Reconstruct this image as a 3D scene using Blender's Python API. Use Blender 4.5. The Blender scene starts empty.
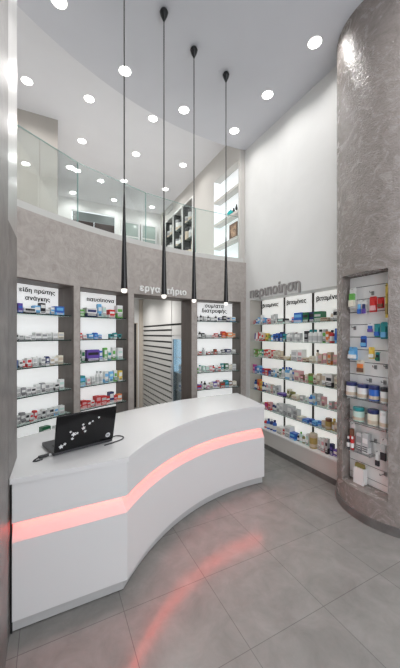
import bpy, math, random
from mathutils import Vector, Matrix
random.seed(7)
SC = bpy.context.scene
COL = SC.collection
PI = math.pi
rad = math.radians

# ------------------------------------------------------------------ materials
def nt(name):
    m = bpy.data.materials.new(name); m.use_nodes = True
    n = m.node_tree
    b = n.nodes['Principled BSDF']
    return m, n, b

def simple(name, col, rough=.45, metal=0., spec=.5, emit=None, es=0.):
    m, n, b = nt(name)
    b.inputs['Base Color'].default_value = (*col, 1)
    b.inputs['Roughness'].default_value = rough
    b.inputs['Metallic'].default_value = metal
    b.inputs['Specular IOR Level'].default_value = spec
    if emit:
        b.inputs['Emission Color'].default_value = (*emit, 1)
        b.inputs['Emission Strength'].default_value = es
    return m

def noisy(name, c1, c2, scale=3., detail=6., rough=(.3, .5), bump=.1, bscale=20., dist=.02, spec=.5, distort=.6, stretch=(1, 1, 1)):
    """Mottled surface: two tones mixed by a distorted noise, uneven gloss and a fine bump."""
    m, n, b = nt(name)
    L = n.links
    tc = n.nodes.new('ShaderNodeTexCoord')
    mp = n.nodes.new('ShaderNodeMapping'); mp.inputs['Scale'].default_value = stretch
    L.new(tc.outputs['Object'], mp.inputs['Vector'])
    t = n.nodes.new('ShaderNodeTexNoise'); t.inputs['Scale'].default_value = scale; t.inputs['Detail'].default_value = detail
    t.inputs['Distortion'].default_value = distort; t.inputs['Roughness'].default_value = .62
    L.new(mp.outputs['Vector'], t.inputs['Vector'])
    r = n.nodes.new('ShaderNodeValToRGB')
    r.color_ramp.elements[0].position = .32; r.color_ramp.elements[1].position = .68
    r.color_ramp.elements[0].color = (*c1, 1); r.color_ramp.elements[1].color = (*c2, 1)
    L.new(t.outputs['Fac'], r.inputs['Fac']); L.new(r.outputs['Color'], b.inputs['Base Color'])
    mr = n.nodes.new('ShaderNodeMapRange'); mr.inputs['To Min'].default_value = rough[0]; mr.inputs['To Max'].default_value = rough[1]
    L.new(t.outputs['Fac'], mr.inputs['Value']); L.new(mr.outputs['Result'], b.inputs['Roughness'])
    b.inputs['Specular IOR Level'].default_value = spec
    if bump:
        t2 = n.nodes.new('ShaderNodeTexNoise'); t2.inputs['Scale'].default_value = bscale; t2.inputs['Detail'].default_value = 4.
        t2.inputs['Distortion'].default_value = 1.2
        L.new(mp.outputs['Vector'], t2.inputs['Vector'])
        bp = n.nodes.new('ShaderNodeBump'); bp.inputs['Strength'].default_value = bump; bp.inputs['Distance'].default_value = dist
        L.new(t2.outputs['Fac'], bp.inputs['Height']); L.new(bp.outputs['Normal'], b.inputs['Normal'])
    return m

def floor_mat():
    m, n, b = nt('grey_porcelain_tile'); L = n.links
    tc = n.nodes.new('ShaderNodeTexCoord')
    mp = n.nodes.new('ShaderNodeMapping'); mp.inputs['Location'].default_value = (-1.085 + .625*8, -2.056 + .592*8, 0)
    L.new(tc.outputs['Object'], mp.inputs['Vector'])
    br = n.nodes.new('ShaderNodeTexBrick'); br.offset = 0; br.squash = 1
    br.inputs['Scale'].default_value = 1; br.inputs['Brick Width'].default_value = .625; br.inputs['Row Height'].default_value = .592
    br.inputs['Mortar Size'].default_value = .0022; br.inputs['Mortar Smooth'].default_value = .2
    br.inputs['Color1'].default_value = (.265, .258, .245, 1); br.inputs['Color2'].default_value = (.285, .278, .264, 1)
    br.inputs['Mortar'].default_value = (.15, .147, .142, 1)
    L.new(mp.outputs['Vector'], br.inputs['Vector'])
    t = n.nodes.new('ShaderNodeTexNoise'); t.inputs['Scale'].default_value = 4.5; t.inputs['Detail'].default_value = 8; t.inputs['Roughness'].default_value = .68; t.inputs['Distortion'].default_value = .5
    L.new(tc.outputs['Object'], t.inputs['Vector'])
    r = n.nodes.new('ShaderNodeValToRGB'); r.color_ramp.elements[0].position = .3; r.color_ramp.elements[1].position = .72
    r.color_ramp.elements[0].color = (.80, .80, .80, 1); r.color_ramp.elements[1].color = (1.12, 1.12, 1.12, 1)
    L.new(t.outputs['Fac'], r.inputs['Fac'])
    mx = n.nodes.new('ShaderNodeMix'); mx.data_type = 'RGBA'; mx.blend_type = 'MULTIPLY'; mx.inputs['Factor'].default_value = 1
    L.new(br.outputs['Color'], mx.inputs[6]); L.new(r.outputs['Color'], mx.inputs[7])
    L.new(mx.outputs[2], b.inputs['Base Color'])
    mr = n.nodes.new('ShaderNodeMapRange'); mr.inputs['From Min'].default_value = .3; mr.inputs['From Max'].default_value = .7
    mr.inputs['To Min'].default_value = .15; mr.inputs['To Max'].default_value = .23
    L.new(t.outputs['Fac'], mr.inputs['Value']); L.new(mr.outputs['Result'], b.inputs['Roughness'])
    b.inputs['Specular IOR Level'].default_value = .6
    bp = n.nodes.new('ShaderNodeBump'); bp.inputs['Strength'].default_value = .25; bp.inputs['Distance'].default_value = .004
    inv = n.nodes.new('ShaderNodeMath'); inv.operation = 'SUBTRACT'; inv.inputs[0].default_value = 1
    L.new(br.outputs['Fac'], inv.inputs[1]); L.new(inv.outputs[0], bp.inputs['Height']); L.new(bp.outputs['Normal'], b.inputs['Normal'])
    return m

def thin_glass(name, tint, gloss=.5):
    """Architectural pane: tinted see-through plus Fresnel reflection."""
    m = bpy.data.materials.new(name); m.use_nodes = True; n = m.node_tree; L = n.links
    n.nodes.remove(n.nodes['Principled BSDF'])
    out = n.nodes['Material Output']
    tr = n.nodes.new('ShaderNodeBsdfTransparent'); tr.inputs['Color'].default_value = (*tint, 1)
    gl = n.nodes.new('ShaderNodeBsdfGlossy'); gl.inputs['Roughness'].default_value = .02
    fr = n.nodes.new('ShaderNodeFresnel'); fr.inputs['IOR'].default_value = 1.5
    ml = n.nodes.new('ShaderNodeMath'); ml.operation = 'MULTIPLY'; ml.inputs[1].default_value = gloss
    L.new(fr.outputs['Fac'], ml.inputs[0])
    mx = n.nodes.new('ShaderNodeMixShader')
    L.new(ml.outputs[0], mx.inputs[0]); L.new(tr.outputs[0], mx.inputs[1]); L.new(gl.outputs[0], mx.inputs[2])
    L.new(mx.outputs[0], out.inputs['Surface'])
    return m

def emitter(name, col, s):
    m = bpy.data.materials.new(name); m.use_nodes = True; n = m.node_tree
    n.nodes.remove(n.nodes['Principled BSDF'])
    e = n.nodes.new('ShaderNodeEmission'); e.inputs['Color'].default_value = (*col, 1); e.inputs['Strength'].default_value = s
    n.links.new(e.outputs[0], n.nodes['Material Output'].inputs['Surface'])
    return m

STUCCO = noisy('taupe_venetian_plaster', (.34, .305, .28), (.45, .412, .385), 8., 10., (.3, .5), .3, 34., .012, distort=1.6)
COLUMN = noisy('glossy_column_plaster', (.215, .186, .17), (.325, .29, .271), 5., 10., (.16, .36), .75, 34., .012, distort=2.4)
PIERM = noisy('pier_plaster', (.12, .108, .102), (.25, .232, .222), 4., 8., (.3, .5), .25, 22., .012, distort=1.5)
JAMB = noisy('dark_taupe_veneer', (.085, .066, .057), (.14, .112, .098), 7., 6., (.4, .6), .1, 30., .006, stretch=(1, 1, .25))
WHITEWALL = noisy('white_wall_paint', (.70, .70, .69), (.75, .75, .74), 1.2, 3., (.5, .6), .04, 60., .004)
WARMWALL = noisy('greige_wall_paint', (.43, .40, .365), (.47, .44, .40), 1.2, 3., (.5, .6), .04, 60., .004)
CEIL = noisy('ceiling_paint', (.60, .605, .645), (.63, .635, .675), 1., 2., (.6, .7), .02, 60., .003)
CEILM = noisy('mezzanine_ceiling_paint', (.76, .76, .79), (.79, .79, .82), 1., 2., (.6, .7), .02, 60., .003)
FLOOR = floor_mat()
LACQ = simple('white_satin_lacquer', (.71, .71, .715), .22, 0, .5)
LACQTOP = simple('white_solid_surface', (.73, .73, .735), .18, 0, .5)
LACQSHELF = simple('white_display_lacquer', (.78, .77, .75), .35)
DARKGAP = simple('black_shadow_gap', (.01, .01, .01), .6)
BASEB = noisy('dark_grey_baseboard', (.12, .115, .11), (.17, .165, .16), 6., 4., (.3, .4), .03, 30., .003)
PIERSHEEN = noisy('pier_sheen', (.52, .51, .50), (.66, .65, .64), 2., 3., (.25, .36), .03, 80., .002, stretch=(30, 30, .5))  # metal tone paints the lamp highlight of the pier's glossy plaster
for nd in PIERSHEEN.node_tree.nodes:
    if nd.type == 'BSDF_PRINCIPLED': nd.inputs['Metallic'].default_value = .85
ALU = simple('satin_aluminium', (.72, .72, .72), .3, .7)
BLACK = simple('black_lacquer', (.012, .012, .013), .25)
BLACKM = simple('matt_black', (.02, .02, .02), .55)
GLASS = thin_glass('balustrade_glass', (.955, .985, .98), .4)
GLASSEDGE = simple('glass_edge_green', (.20, .36, .34), .1, 0, .6)
SHELFG = thin_glass('shelf_glass', (.86, .93, .90), .7)
SHELFE = simple('shelf_glass_edge', (.012, .03, .026), .12, 0, .5)
PALEEDGE = simple('pale_glass_edge', (.50, .60, .56), .12, 0, .6)
LIT = simple('backlit_panel', (.8, .8, .8), .5, emit=(1, 1, 1), es=.48)
LITW = simple('backlit_display_panel', (.8, .8, .78), .5, emit=(1, .99, .95), es=.5)
LITB = simple('cool_glow_panel', (.8, .8, .8), .5, emit=(.86, .95, 1), es=.5)
LAMPDISC = emitter('downlight_diffuser', (1, .985, .96), 9.)
PTIP = emitter('pendant_diffuser', (1, .95, .89), 1.6)
LED = emitter('red_led_strip', (1, .085, .06), 25.)
FRIDGEL = emitter('fridge_glow', (.55, .80, 1), .9)
LETTERG = simple('grey_letter_metal', (.30, .285, .28), .45, .1)
LETTERW = simple('white_letter_acrylic', (.86, .86, .85), .3)
LETTERK = simple('black_letter_vinyl', (.02, .02, .022), .4)
PORC = simple('porcelain_white', (.8, .8, .78), .2)

PAL = dict(W=('white', (.80, .80, .79)), A=('pale grey', (.55, .56, .56)), Y=('grey', (.30, .30, .31)), K=('black', (.02, .02, .025)),
           N=('navy', (.02, .03, .13)), B=('blue', (.03, .13, .50)), S=('sky-blue', (.16, .45, .75)), T=('teal', (.02, .27, .29)),
           G=('green', (.13, .42, .08)), D=('dark-green', (.02, .16, .07)), R=('red', (.60, .025, .025)), O=('orange', (.78, .22, .05)),
           L=('yellow', (.78, .58, .10)), P=('purple', (.13, .07, .36)), M=('magenta', (.55, .05, .28)), I=('pink', (.74, .40, .42)),
           E=('beige', (.60, .50, .38)), H=('brown', (.18, .08, .045)), Z=('gold', (.42, .30, .09)), V=('olive', (.22, .21, .06)),
           Q=('mint', (.55, .75, .68)), C=('cream', (.76, .71, .60)))
_pm = {}
def pm(k):
    if k not in _pm:
        _pm[k] = simple(PAL[k][0].replace('-', '_') + '_packaging', PAL[k][1], .35, 0, .5)
    return _pm[k]

# ------------------------------------------------------------------ mesh builder
class MB:
    def __init__(s): s.v = []; s.f = []; s.m = []; s.sm = []
    def add(s, vs, fs, mi=0, smooth=False):
        o = len(s.v); s.v += [tuple(v) for v in vs]
        for f in fs: s.f.append([i + o for i in f]); s.m.append(mi); s.sm.append(smooth)
    def box(s, x0, x1, y0, y1, z0, z1, mi=0, rot=None):
        vs = [(x, y, z) for z in (z0, z1) for y in (y0, y1) for x in (x0, x1)]
        if rot: vs = [rot @ Vector(v) for v in vs]
        s.add(vs, [(0, 2, 3, 1), (4, 5, 7, 6), (0, 1, 5, 4), (2, 6, 7, 3), (0, 4, 6, 2), (1, 3, 7, 5)], mi); return s
    def prism(s, poly, z0, z1, mi=0, smooth=False, side=None):
        n = len(poly)
        a = sum(poly[i][0]*poly[(i+1) % n][1] - poly[(i+1) % n][0]*poly[i][1] for i in range(n))
        if a < 0: poly = poly[::-1]
        vs = [(p[0], p[1], z0) for p in poly] + [(p[0], p[1], z1) for p in poly]
        s.add(vs, [tuple(range(n))[::-1], tuple(range(n, 2*n))], mi)
        s.add(vs, [(i, (i+1) % n, n + (i+1) % n, n + i) for i in range(n)], mi if side is None else side, smooth); return s
    def arc(s, c, a0, a1, r0, r1, z0, z1, mi=0, n=None, front=None):
        """Ring sector between angles a0..a1 (degrees) and radii r0..r1; front = material of the inner (r0) face."""
        n = n or max(2, int(abs(a1 - a0)/1.2) + 1)
        vs = []
        for k in range(n + 1):
            t = rad(a0 + (a1 - a0)*k/n); ca, sa = math.cos(t), math.sin(t)
            for r in (r0, r1):
                for z in (z0, z1): vs.append((c[0] + r*ca, c[1] + r*sa, z))
        fr = mi if front is None else front
        for k in range(n):
            i = 4*k; j = i + 4
            s_ = [((i, j, j+1, i+1), fr), ((i+2, i+3, j+3, j+2), mi), ((i+1, j+1, j+3, i+3), mi), ((i, i+2, j+2, j), mi)]
            for f, q in s_: s.f.append([x + len(s.v) for x in (f if a1 < a0 else f[::-1])]); s.m.append(q); s.sm.append(True)
        e = 4*n
        for f in ([0, 1, 3, 2], [e, e+2, e+3, e+1]):
            s.f.append([x + len(s.v) for x in (f if a1 < a0 else f[::-1])]); s.m.append(mi); s.sm.append(False)
        s.v += vs; return s
    def lathe(s, prof, n=20, c=(0, 0, 0), mi=0):
        vs = []
        for r, z in prof:
            for k in range(n):
                t = 2*PI*k/n; vs.append((c[0] + r*math.cos(t), c[1] + r*math.sin(t), c[2] + z))
        fs = []
        for j in range(len(prof) - 1):
            for k in range(n): fs.append((j*n + k, j*n + (k+1) % n, (j+1)*n + (k+1) % n, (j+1)*n + k))
        fs.append(tuple(range(n))[::-1]); fs.append(tuple(range((len(prof)-1)*n, len(prof)*n)))
        s.add(vs, fs, mi, True); return s
    def tube(s, pts, r, n=8, mi=0):
        pts = [Vector(p) for p in pts]; vs = []; up = Vector((0, 0, 1))
        for i, p in enumerate(pts):
            d = (pts[min(i+1, len(pts)-1)] - pts[max(i-1, 0)]).normalized()
            a = d.cross(up if abs(d.z) < .95 else Vector((1, 0, 0))).normalized(); b = d.cross(a)
            for k in range(n):
                t = 2*PI*k/n; vs.append(p + a*math.cos(t)*r + b*math.sin(t)*r)
        fs = [(j*n + k, (j+1)*n + k, (j+1)*n + (k+1) % n, j*n + (k+1) % n) for j in range(len(pts)-1) for k in range(n)]
        fs += [tuple(range(n)), tuple(range((len(pts)-1)*n, len(pts)*n))[::-1]]
        s.add(vs, fs, mi, True); return s
    def mesh(s, name, mats, sharp=35):
        me = bpy.data.meshes.new(name); me.from_pydata(s.v, [], s.f); me.update()
        for m in (mats if isinstance(mats, (list, tuple)) else [mats]): me.materials.append(m)
        me.polygons.foreach_set('material_index', s.m); me.polygons.foreach_set('use_smooth', s.sm)
        import bmesh
        bm = bmesh.new(); bm.from_mesh(me); bmesh.ops.recalc_face_normals(bm, faces=bm.faces); bm.to_mesh(me); bm.free()
        me.set_sharp_from_angle(angle=rad(sharp))
        return me
    def build(s, name, mats, parent=None, loc=(0, 0, 0), rz=0., bevel=0.):
        o = bpy.data.objects.new(name, s.mesh(name, mats)); COL.objects.link(o)
        o.location = loc; o.rotation_euler = (0, 0, rz)
        if parent: o.parent = parent
        if bevel:
            b = o.modifiers.new('bevel', 'BEVEL'); b.width = bevel; b.segments = 2; b.limit_method = 'ANGLE'; b.angle_limit = rad(40)
        return o

def tag(o, label=None, cat=None, group=None, kind=None):
    if label: o['label'] = label
    if cat: o['category'] = cat
    if group: o['group'] = group
    if kind: o['kind'] = kind
    return o
def struct(o, label=None): return tag(o, label, None, None, 'structure')
def empty(name, loc=(0, 0, 0), rz=0.):
    o = bpy.data.objects.new(name, None); COL.objects.link(o); o.location = loc; o.rotation_euler = (0, 0, rz); return o
def copy_tree(o):
    c = o.copy(); COL.objects.link(c)
    for ch in o.children:
        d = ch.copy(); COL.objects.link(d); d.parent = c
        for g in ch.children:
            e = g.copy(); COL.objects.link(e); e.parent = d
    return c
def text_mesh(name, body, size, depth, mat, bold=.0, spacing=1., align='LEFT'):
    cu = bpy.data.curves.new(name, 'FONT'); cu.body = body.replace('π', 'п'); cu.size = size; cu.extrude = depth/2
    cu.space_character = spacing; cu.align_x = align; cu.resolution_u = 4
    o = bpy.data.objects.new(name, cu); COL.objects.link(o)
    dg = bpy.context.evaluated_depsgraph_get(); dg.update()
    me = bpy.data.meshes.new_from_object(o.evaluated_get(dg))
    bpy.data.objects.remove(o)
    if bold:                                   # heavier strokes: overlapping copies shifted by a fraction of the stroke
        vs = [v.co.copy() for v in me.vertices]; fs = [tuple(p.vertices) for p in me.polygons]; V = []; Fc = []
        b = bold*size
        for q, (dx, dy) in enumerate(((0, 0), (b, 0), (-b, 0), (0, b*.6), (0, -b*.6), (b*.7, b*.45), (-b*.7, b*.45), (b*.7, -b*.45), (-b*.7, -b*.45))):
            o_ = len(V); V += [(v.x + dx, v.y + dy, v.z + q*.00003) for v in vs]; Fc += [tuple(i + o_ for i in f) for f in fs]
        bpy.data.meshes.remove(me); me = bpy.data.meshes.new(name); me.from_pydata(V, [], Fc); me.update()
    me.materials.clear(); me.materials.append(mat); me.name = name
    return me
def text_obj(name, body, size, depth, mat, parent, M, bold=.0, spacing=1., align='LEFT'):
    o = bpy.data.objects.new(name, text_mesh(name, body, size, depth, mat, bold, spacing, align)); COL.objects.link(o)
    o.matrix_world = M
    if parent:
        o.parent = parent; o.matrix_parent_inverse = parent.matrix_basis.inverted()
    return o
def face_frame(pos, right, up=(0, 0, 1)):
    """Matrix putting text at pos, reading along right, upright."""
    r = Vector(right).normalized(); u = Vector(up).normalized(); n = r.cross(u)
    return Matrix(((r.x, u.x, n.x, pos[0]), (r.y, u.y, n.y, pos[1]), (r.z, u.z, n.z, pos[2]), (0, 0, 0, 1)))

# ------------------------------------------------------------------ plan dimensions (metres; camera stands at the origin)
C = (2.60, -.27)          # centre of the curved back wall
R = 4.78                  # its radius
RB = 5.10                 # backs of the wall niches
XW = 3.21                 # right wall plane
ZC = 5.26; ZM = 5.60      # ceilings: shop, mezzanine
ZP = 3.20                 # top of the plastered parapet
def pol(a, r): return (C[0] + r*math.cos(rad(a)), C[1] + r*math.sin(rad(a)))

# ------------------------------------------------------------------ setting
mb = MB(); mb.box(-1.3, 4.2, -3.2, 9.0, -.1, 0); struct(mb.build('floor', FLOOR))
# shop ceiling ends on an arc over the parapet
arcp = [pol(a, 4.80) for a in [136 - k*1.5 for k in range(36)] + [82.3]]
mb = MB(); mb.prism(arcp + [(3.24, -3.2), (-1.3, -3.2), (-1.3, arcp[0][1])], ZC, ZC + .5); struct(mb.build('ceiling', CEIL))
mb = MB(); mb.box(-1.3, 4.2, 2.6, 9.0, ZM, ZM + .1); struct(mb.build('ceiling_mezzanine', CEILM))
# mezzanine slab
arcs = [pol(a, 5.0) for a in [136 - k*1.5 for k in range(36)] + [82.3]]
mb = MB(); mb.prism(arcs + [(4.2, arcs[-1][1]), (4.2, 9.0), (-1.3, 9.0), (-1.3, arcs[0][1])], 2.80, 2.98); struct(mb.build('floor_mezzanine', WHITEWALL))
# curved back wall: spandrel above, pilasters between openings
NICHES = dict(first=(119.15, 128.9), second=(109.43, 118.18), third=(83.95, 94.51)); DOOR = (95.75, 108.35)
ZN = 2.485
mb = MB()
mb.arc(C, 136, 82.45, R, R + .34, ZN, ZP, 0)
for a0, a1 in ((136, 128.9), (119.15, 118.18), (109.43, 108.35), (95.75, 94.51), (83.95, 82.45)):
    mb.arc(C, a0, a1, R, R + .34, 0, ZN, 0, n=4)
for a0, a1 in NICHES.values():
    mb.arc(C, a1, a0, R, R + .34, 0, .5, 0)
    mb.arc(C, a1, a0, RB + .03, R + .34, .5, ZN, 0)
struct(mb.build('wall_back', STUCCO))
# dark veneer linings of niches and doorway
mb = MB()
for a0, a1 in list(NICHES.values()) + [DOOR]:
    z0 = .5 if (a0, a1) != DOOR else 0.0
    d = .06
    mb.arc(C, a0 + .12, a0, R + .006, RB + .02, z0, ZN - .012, 0, n=2); mb.arc(C, a1, a1 - .12, R + .006, RB + .02, z0, ZN - .012, 0, n=2)
    mb.arc(C, a1, a0, R + .006, RB + .02, ZN - .012, ZN, 0)
struct(mb.build('trim_1', JAMB))
# right wall with the recessed display opening
mb = MB()
mb.box(XW, 3.56, -3.2, 4.503, 2.505, ZM); mb.box(XW, 3.56, 4.35, 4.62, 0, 2.505); mb.box(XW, 3.56, -3.2, 2.2, 0, 2.505); mb.box(3.50, 3.56, 2.2, 4.35, 0, 2.505)
struct(mb.build('wall_right', WHITEWALL))
mb = MB(); mb.box(XW - .012, XW + .01, 2.2, 4.44, 0, .075); struct(mb.build('baseboard_right', BASEB))
# mezzanine walls
def wall_x(name, x0, x1, y0, y1, z0, z1, holes, mat):
    mb = MB(); y = y0
    for (a, b, c, d) in sorted(holes):
        if a > y: mb.box(x0, x1, y, a, z0, z1)
        mb.box(x0, x1, a, b, z0, c); mb.box(x0, x1, a, b, d, z1); y = b
    mb.box(x0, x1, y, y1, z0, z1); return struct(mb.build(name, mat))
XM = 3.10
MEZW = noisy('mezzanine_wall_paint', (.56, .54, .51), (.60, .58, .55), 1.2, 3., (.5, .6), .04, 60., .004)
wall_x('wall_mezzanine_right', XM, XM + .34, 4.505, 9.0, 2.98, ZM, [(4.56, 5.46, 3.1, 5.09), (6.48, 8.42, 3.1, 5.24)], MEZW)
mb = MB(); mb.box(XM + .34, XM + .37, 4.5, 9.0, 2.98, ZM); struct(mb.build('wall_mezzanine_right_backing', WHITEWALL))
mb = MB(); mb.box(-1.3, .56, 8.8, 8.95, 2.98, ZM); mb.box(.56, 1.71, 8.8, 8.95, 5.30, ZM); mb.box(1.71, 4.2, 8.8, 8.95, 2.98, ZM); struct(mb.build('wall_mezzanine_back', WHITEWALL))
mb = MB(); mb.box(-1.3, .14, 5.71, 5.85, 2.98, ZM); mb.box(0, .14, 5.85, 8.8, 2.98, ZM); struct(mb.build('wall_mezzanine_left', WARMWALL))
mb = MB(); mb.box(-1.3, -1.18, 2.5, 9.0, 0, ZM); struct(mb.build('wall_left', WHITEWALL))
# back room behind the doorway
mb = MB(); mb.box(.6, 1.2, 7.6, 7.72, 0, 2.8); mb.box(1.2, 2.05, 7.6, 7.72, 2.19, 2.8); mb.box(2.05, 2.6, 7.6, 7.72, 0, 2.8); mb.box(.55, .67, 4.9, 7.72, 0, 2.8)
mb.box(2.6, 2.7, 4.86, 7.72, 0, 2.8)
struct(mb.build('wall_back_room', WHITEWALL))
d = empty('door_1', (1.625, 7.66, 0)); struct(d)
mb = MB(); mb.box(-.398, .398, -.02, .02, 0, 2.17); mb.build('door_leaf', BLACKM, d)
mb = MB(); mb.box(-.424, -.40, -.05, .03, 0, 2.189); mb.box(.40, .424, -.05, .03, 0, 2.189); mb.box(-.40, .40, -.05, .03, 2.172, 2.189); mb.build('door_frame', simple('beige_frame', (.55, .48, .40), .5), d)
mb = MB(); mb.tube([(.3, -.06, 1.0), (.3, -.06, 1.25)], .01); mb.box(.295, .305, -.06, -.02, 1.02, 1.04); mb.build('handle', ALU, d)
# mezzanine door, dark wood with a grey transom
d = empty('door_2', (1.135, 8.8, 2.98)); struct(d)
mb = MB(); mb.box(-.56, -.005, .02, .06, 0, 2.05); mb.box(.005, .56, .02, .06, 0, 2.05)
for sx in (-.28, .28):
    for z0, z1 in ((.12, .95), (1.1, 1.95)): mb.box(sx - .2, sx + .2, .008, .022, z0, z1)
mb.build('door_leaf', simple('wenge_wood', (.035, .022, .02), .4), d)
mb = MB(); mb.box(-.56, .56, .02, .05, 2.06, 2.29); mb.build('transom_panel', simple('grey_transom', (.16, .18, .18), .3), d)
mb = MB(); mb.tube([(-.04, -.03, 1.0), (-.04, -.03, 1.25)], .01); mb.tube([(.04, -.03, 1.0), (.04, -.03, 1.25)], .01); mb.box(-.046, .046, -.03, .02, 1.1, 1.112); mb.build('handle', ALU, d)
# left pier: plaster; metallic colour on its upper end strip stands for downlight sheen
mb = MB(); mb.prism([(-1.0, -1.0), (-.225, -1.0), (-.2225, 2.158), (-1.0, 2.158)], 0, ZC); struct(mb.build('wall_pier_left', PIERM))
strip = [(-.9, 2.16), (-.222, 2.16), (-.2076, 2.55), (-.9, 2.55)]
mb = MB(); mb.prism(strip, 2.6, ZC); struct(mb.build('trim_2', PIERSHEEN))
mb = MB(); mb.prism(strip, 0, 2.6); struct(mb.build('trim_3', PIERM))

# ------------------------------------------------------------------ the round column on the right with a niche
CC = (3.428, 1.955); CR = .60
full = [(CC[0] + CR*math.cos(rad(t)), CC[1] + CR*math.sin(rad(t))) for t in [k*3. for k in range(120)]]
A0, A1 = 152.6, 203.3
op = [(CC[0] + CR*math.cos(rad(t)), CC[1] + CR*math.sin(rad(t))) for t in [A1 + (A0 + 360 - A1)*k/100 for k in range(101)]]
XP = 3.04
ya = op[-1][1]; yb = op[0][1]
mb = MB()
ZN0, ZN1 = .30, 2.53
mb.prism(full, 0, ZN0, 0, True)
mb.prism(full, ZN1, ZC, 0, True)
mb.prism(op + [(XP, ya), (XP, yb)], ZN0, ZN1, 0, True)
struct(mb.build('column', COLUMN), 'round taupe plaster column with a product niche')
mb = MB()
mb.prism([(CC[0] + (CR + .014)*math.cos(rad(3*k)), CC[1] + (CR + .014)*math.sin(rad(3*k))) for k in range(120)], 0, .085, 0, True)
struct(mb.build('baseboard_column', BASEB))

# slat panel in the column niche
sp = tag(empty('slat_wall_panel', (XP, (ya + yb)/2, ZN0)), 'white grooved slat panel fitted inside the niche of the round column', 'slat panel')
mb = MB(); hw = (ya - yb)/2 - .004
gz = [.07 + .136*k for k in range(16)]
zz = 0.004
for g in gz + [2.222]:
    mb.box(-.018, -.002, -hw, hw, zz, g - .004 if g < 2.2 else g); zz = g + .004
mb.build('slat_board', simple('bright_white_melamine', (.92, .92, .91), .3), sp)
mb = MB()
for g in gz: mb.box(-.010, -.002, -hw, hw, g - .004, g + .004)
mb.build('groove_rail', simple('dark_aluminium', (.10, .10, .10), .4, .5), sp)

# ------------------------------------------------------------------ service counter
ct = tag(empty('service_counter', (1.2, 2.9, 0)), 'white curved reception counter with a glowing red light band along its front', 'counter')
FC = (2.236, .762); FR = 2.2606                        # arc of the curved front (toe line)
def front_line(off):
    """Front outline from the left pier to the right end, moved inwards (away from the customer) by off."""
    r = FR + off
    pts = [(-.206, 2.213 + off)]
    yk = 2.213 + off
    ak = math.degrees(math.asin(min(1, (yk - FC[1])/r))); ak = 180 - ak
    a1 = math.degrees(math.acos((2.43 - FC[0])/r))
    n = 44
    for k in range(n + 1):
        t = rad(ak + (a1 - ak)*k/n); pts.append((FC[0] + r*math.cos(t), FC[1] + r*math.sin(t)))
    return pts
def back_line():
    ctrl = [(-.46, 2.93), (-.24, 3.016), (.30, 3.29), (.857, 3.522), (1.25, 3.65), (1.60, 3.745), (2.1, 3.80), (2.57, 3.81)]
    return ctrl
left = [(-.46, 2.556), (-.206, 2.556)]
def loc_(pts): return [(p[0] - 1.2, p[1] - 2.9) for p in pts]
def slab(o0, z0, z1, mi=0, m=None):
    m = m or MB(); m.prism(loc_(front_line(o0) + back_line()[::-1] + left), z0, z1, mi); return m
wt = MB(); wl = front_line(-.035); wl[0] = (-.2185, wl[0][1]); wt.prism(loc_(wl + back_line()[::-1] + left[:1] + [(-.2068, 2.556)]), .965, 1.0); wt.build('worktop', LACQTOP, ct, bevel=.004)
mbc = slab(-.022, .712, .9645)
fr0 = loc_(front_line(-.022)); fr1 = loc_(front_line(.045))
slab(-.022, .098, .592, 0, mbc)
mbc.build('front_panel', LACQ, ct, bevel=.002)
# sloped tray of the light band: from the lower lip up and inwards
mb = MB(); n = len(fr0)
f2 = loc_(front_line(.05))
vs = [(*p, .5925) for p in fr0] + [(*p, .705) for p in f2] + [(*p, .7115) for p in f2]
mb.add(vs, [(i, i+1, n+i+1, n+i) for i in range(n-1)] + [(n+i, n+i+1, 2*n+i+1, 2*n+i) for i in range(n-1)], 0, True)
mb.build('light_tray', simple('white_light_tray', (.66, .63, .62), .45), ct)
mb = MB(); fa = loc_(front_line(-.006)); fb = loc_(front_line(.014))
vs = [(*p, .7108) for p in fa] + [(*p, .7108) for p in fb] + [(*p, .7065) for p in fa] + [(*p, .7065) for p in fb]
mb.add(vs, [(i, i+1, n+i+1, n+i) for i in range(n-1)] + [(2*n+i, 3*n+i, 3*n+i+1, 2*n+i+1) for i in range(n-1)] + [(i, 2*n+i, 2*n+i+1, i+1) for i in range(n-1)] + [(n+i, n+i+1, 3*n+i+1, 3*n+i) for i in range(n-1)], 0)
mb.build('led_strip', LED, ct)
mb = MB(); mb.prism(loc_(front_line(.055) + [(2.40, 3.74), (2.1, 3.73), (1.60, 3.67), (.857, 3.45), (-.15, 2.98), (-.206, 2.556)]), .592, .712); mb.build('band_core', LACQ, ct)
mb = MB(); mb.prism(loc_(front_line(.02) + [(2.42, 3.74), (2.1, 3.73), (1.60, 3.67), (.857, 3.45), (-.15, 2.98), (-.206, 2.556)]), 0.006, .097); mb.build('toe_kick', simple('toe_kick_grey', (.50, .50, .50), .35), ct)
mb = MB(); mb.prism(loc_([(-.2185, 2.225), (-.2065, 2.225), (-.2065, 2.54), (-.2072, 2.54)]), 0, .963); mb.build('shadow_gap', DARKGAP, ct)

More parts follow.
